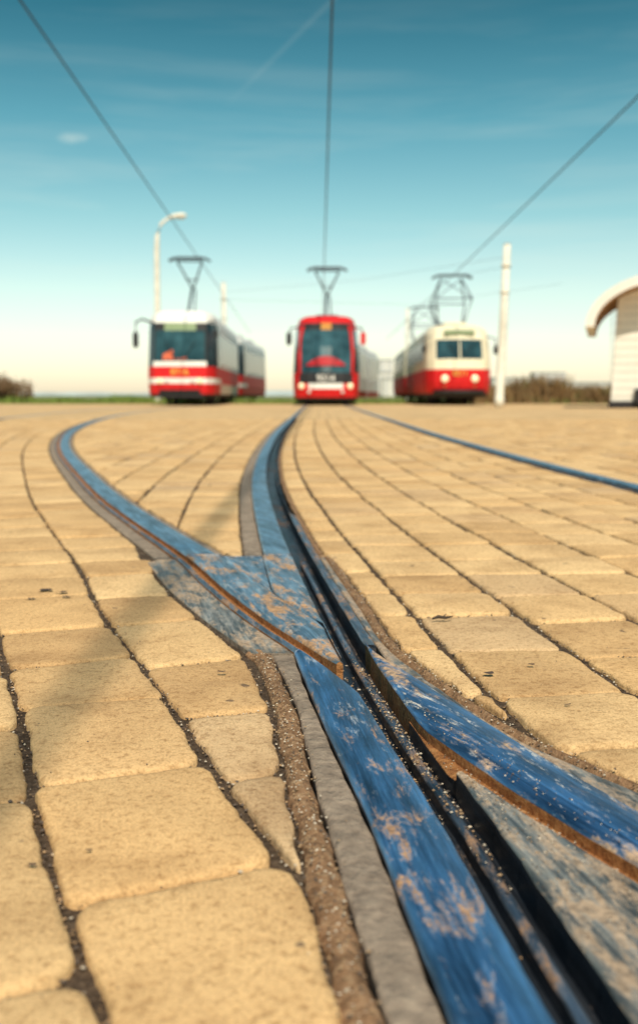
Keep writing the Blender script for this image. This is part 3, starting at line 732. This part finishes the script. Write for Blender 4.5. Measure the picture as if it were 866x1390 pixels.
for i,(px,wd,ht,dp,Y) in enumerate([(508,20,14,12,620),(523,8,22,12,640),(537,16,10,12,600),(700,34,12,14,700),(742,22,16,12,720),(790,36,9,12,700)]):
    X=(px-433)/F*Y; b=empty("apartment_block",(X,Y,0)); box("walls",(0,0,ht/2),(wd,dp,ht),M_city,b,0); box("roof",(0,0,ht+.3),(wd+.8,dp+.8,.6),M_grey,b,0)
    nf=max(1,int(ht/3)); nc=max(2,int(wd/4))
    for f in range(nf):
        for c_ in range(nc): box(f"window_{f+1}_{c_+1}",(-wd/2+wd*(c_+.5)/nc,-dp/2-.03,1.7+f*3),(wd/nc*.5,.1,1.4),M_citywin,b,0)
# ------------------------------------------------------------------ world and sun
w=bpy.data.worlds.new("World"); scene.world=w; w.use_nodes=True; nt=w.node_tree; nt.nodes.clear()
out=N(nt,'ShaderNodeOutputWorld'); bg=N(nt,'ShaderNodeBackground'); nt.links.new(bg.outputs[0],out.inputs[0])
EL_S=math.radians(52); AZ=math.radians(174)
sk=N(nt,'ShaderNodeTexSky',sky_type='NISHITA'); sk.sun_disc=False; sk.sun_elevation=EL_S; sk.sun_rotation=AZ; sk.air_density=1.0; sk.dust_density=.6; sk.ozone_density=1.5
tc=N(nt,'ShaderNodeTexCoord'); sep=N(nt,'ShaderNodeSeparateXYZ'); nt.links.new(tc.outputs['Generated'],sep.inputs[0])
z=sep.outputs[2]
tint=ramp(nt,z,[(0.0,(1.22,1.10,1.02)),(.05,(1.28,1.16,1.02)),(.10,(1.18,1.18,.94)),(.17,(.80,1.06,.82)),(.25,(.42,.84,.68)),(.36,(.11,.46,.40)),(1.0,(.25,.55,.58))])
col=mix(nt,1.0,sk.outputs[0],tint,'MULTIPLY')
mp=N(nt,'ShaderNodeMapping'); nt.links.new(tc.outputs['Generated'],mp.inputs[0]); mp.inputs['Scale'].default_value=(1.2,1.2,13); mp.inputs['Rotation'].default_value=(0,.03,0)
ci=noise(nt,mp.outputs[0],1.9,6,.6,.3)
cm=math_(nt,'MULTIPLY',ramp(nt,ci,[(.45,0.0),(.75,1.0)]),ramp(nt,z,[(.0,.1),(.12,.30),(.26,.16),(.40,.0)]))
px_=math_(nt,'DIVIDE',sep.outputs[0],sep.outputs[1]); pz_=math_(nt,'DIVIDE',z,sep.outputs[1])
a=math_(nt,'SUBTRACT',px_,-.0926); b_=math_(nt,'SUBTRACT',pz_,.2686)
d=math_(nt,'ABSOLUTE',math_(nt,'SUBTRACT',math_(nt,'MULTIPLY',a,.6956),math_(nt,'MULTIPLY',b_,.7184)))
t=math_(nt,'ADD',math_(nt,'MULTIPLY',a,.7184),math_(nt,'MULTIPLY',b_,.6956))
tr1=ramp(nt,d,[(0,1.0),(.003,.0)]); tr2=ramp(nt,t,[(0,0.0),(.06,1.0)]); trail=math_(nt,'MULTIPLY',math_(nt,'MULTIPLY',tr1,tr2),.05)
da=math_(nt,'DIVIDE',math_(nt,'SUBTRACT',px_,-.2338),.017); db=math_(nt,'DIVIDE',math_(nt,'SUBTRACT',pz_,.2438),.006)
r2=math_(nt,'ADD',math_(nt,'MULTIPLY',da,da),math_(nt,'MULTIPLY',db,db)); cl=math_(nt,'MULTIPLY',ramp(nt,r2,[(0,.32),(1,.0)]),ramp(nt,noise(nt,tc.outputs['Generated'],60,4),[(.3,.3),(.6,1.0)]))
tot=math_(nt,'MINIMUM',math_(nt,'ADD',math_(nt,'ADD',cm,trail),cl),1.0)
col=mix(nt,tot,col,(6.2,6.8,6.0))
nt.links.new(col,bg.inputs[0]); bg.inputs[1].default_value=.135
sl=bpy.data.lights.new("sun",'SUN'); so_=bpy.data.objects.new("sun",sl); scene.collection.objects.link(so_)
sl.energy=5.0; sl.angle=math.radians(.7); sl.color=(1,.89,.71)
sv=Vector((math.sin(AZ)*math.cos(EL_S),math.cos(AZ)*math.cos(EL_S),math.sin(EL_S)))
so_.rotation_euler=sv.to_track_quat('Z','Y').to_euler()
scene.view_settings.view_transform='Standard'; scene.view_settings.look='None'; scene.view_settings.exposure=0
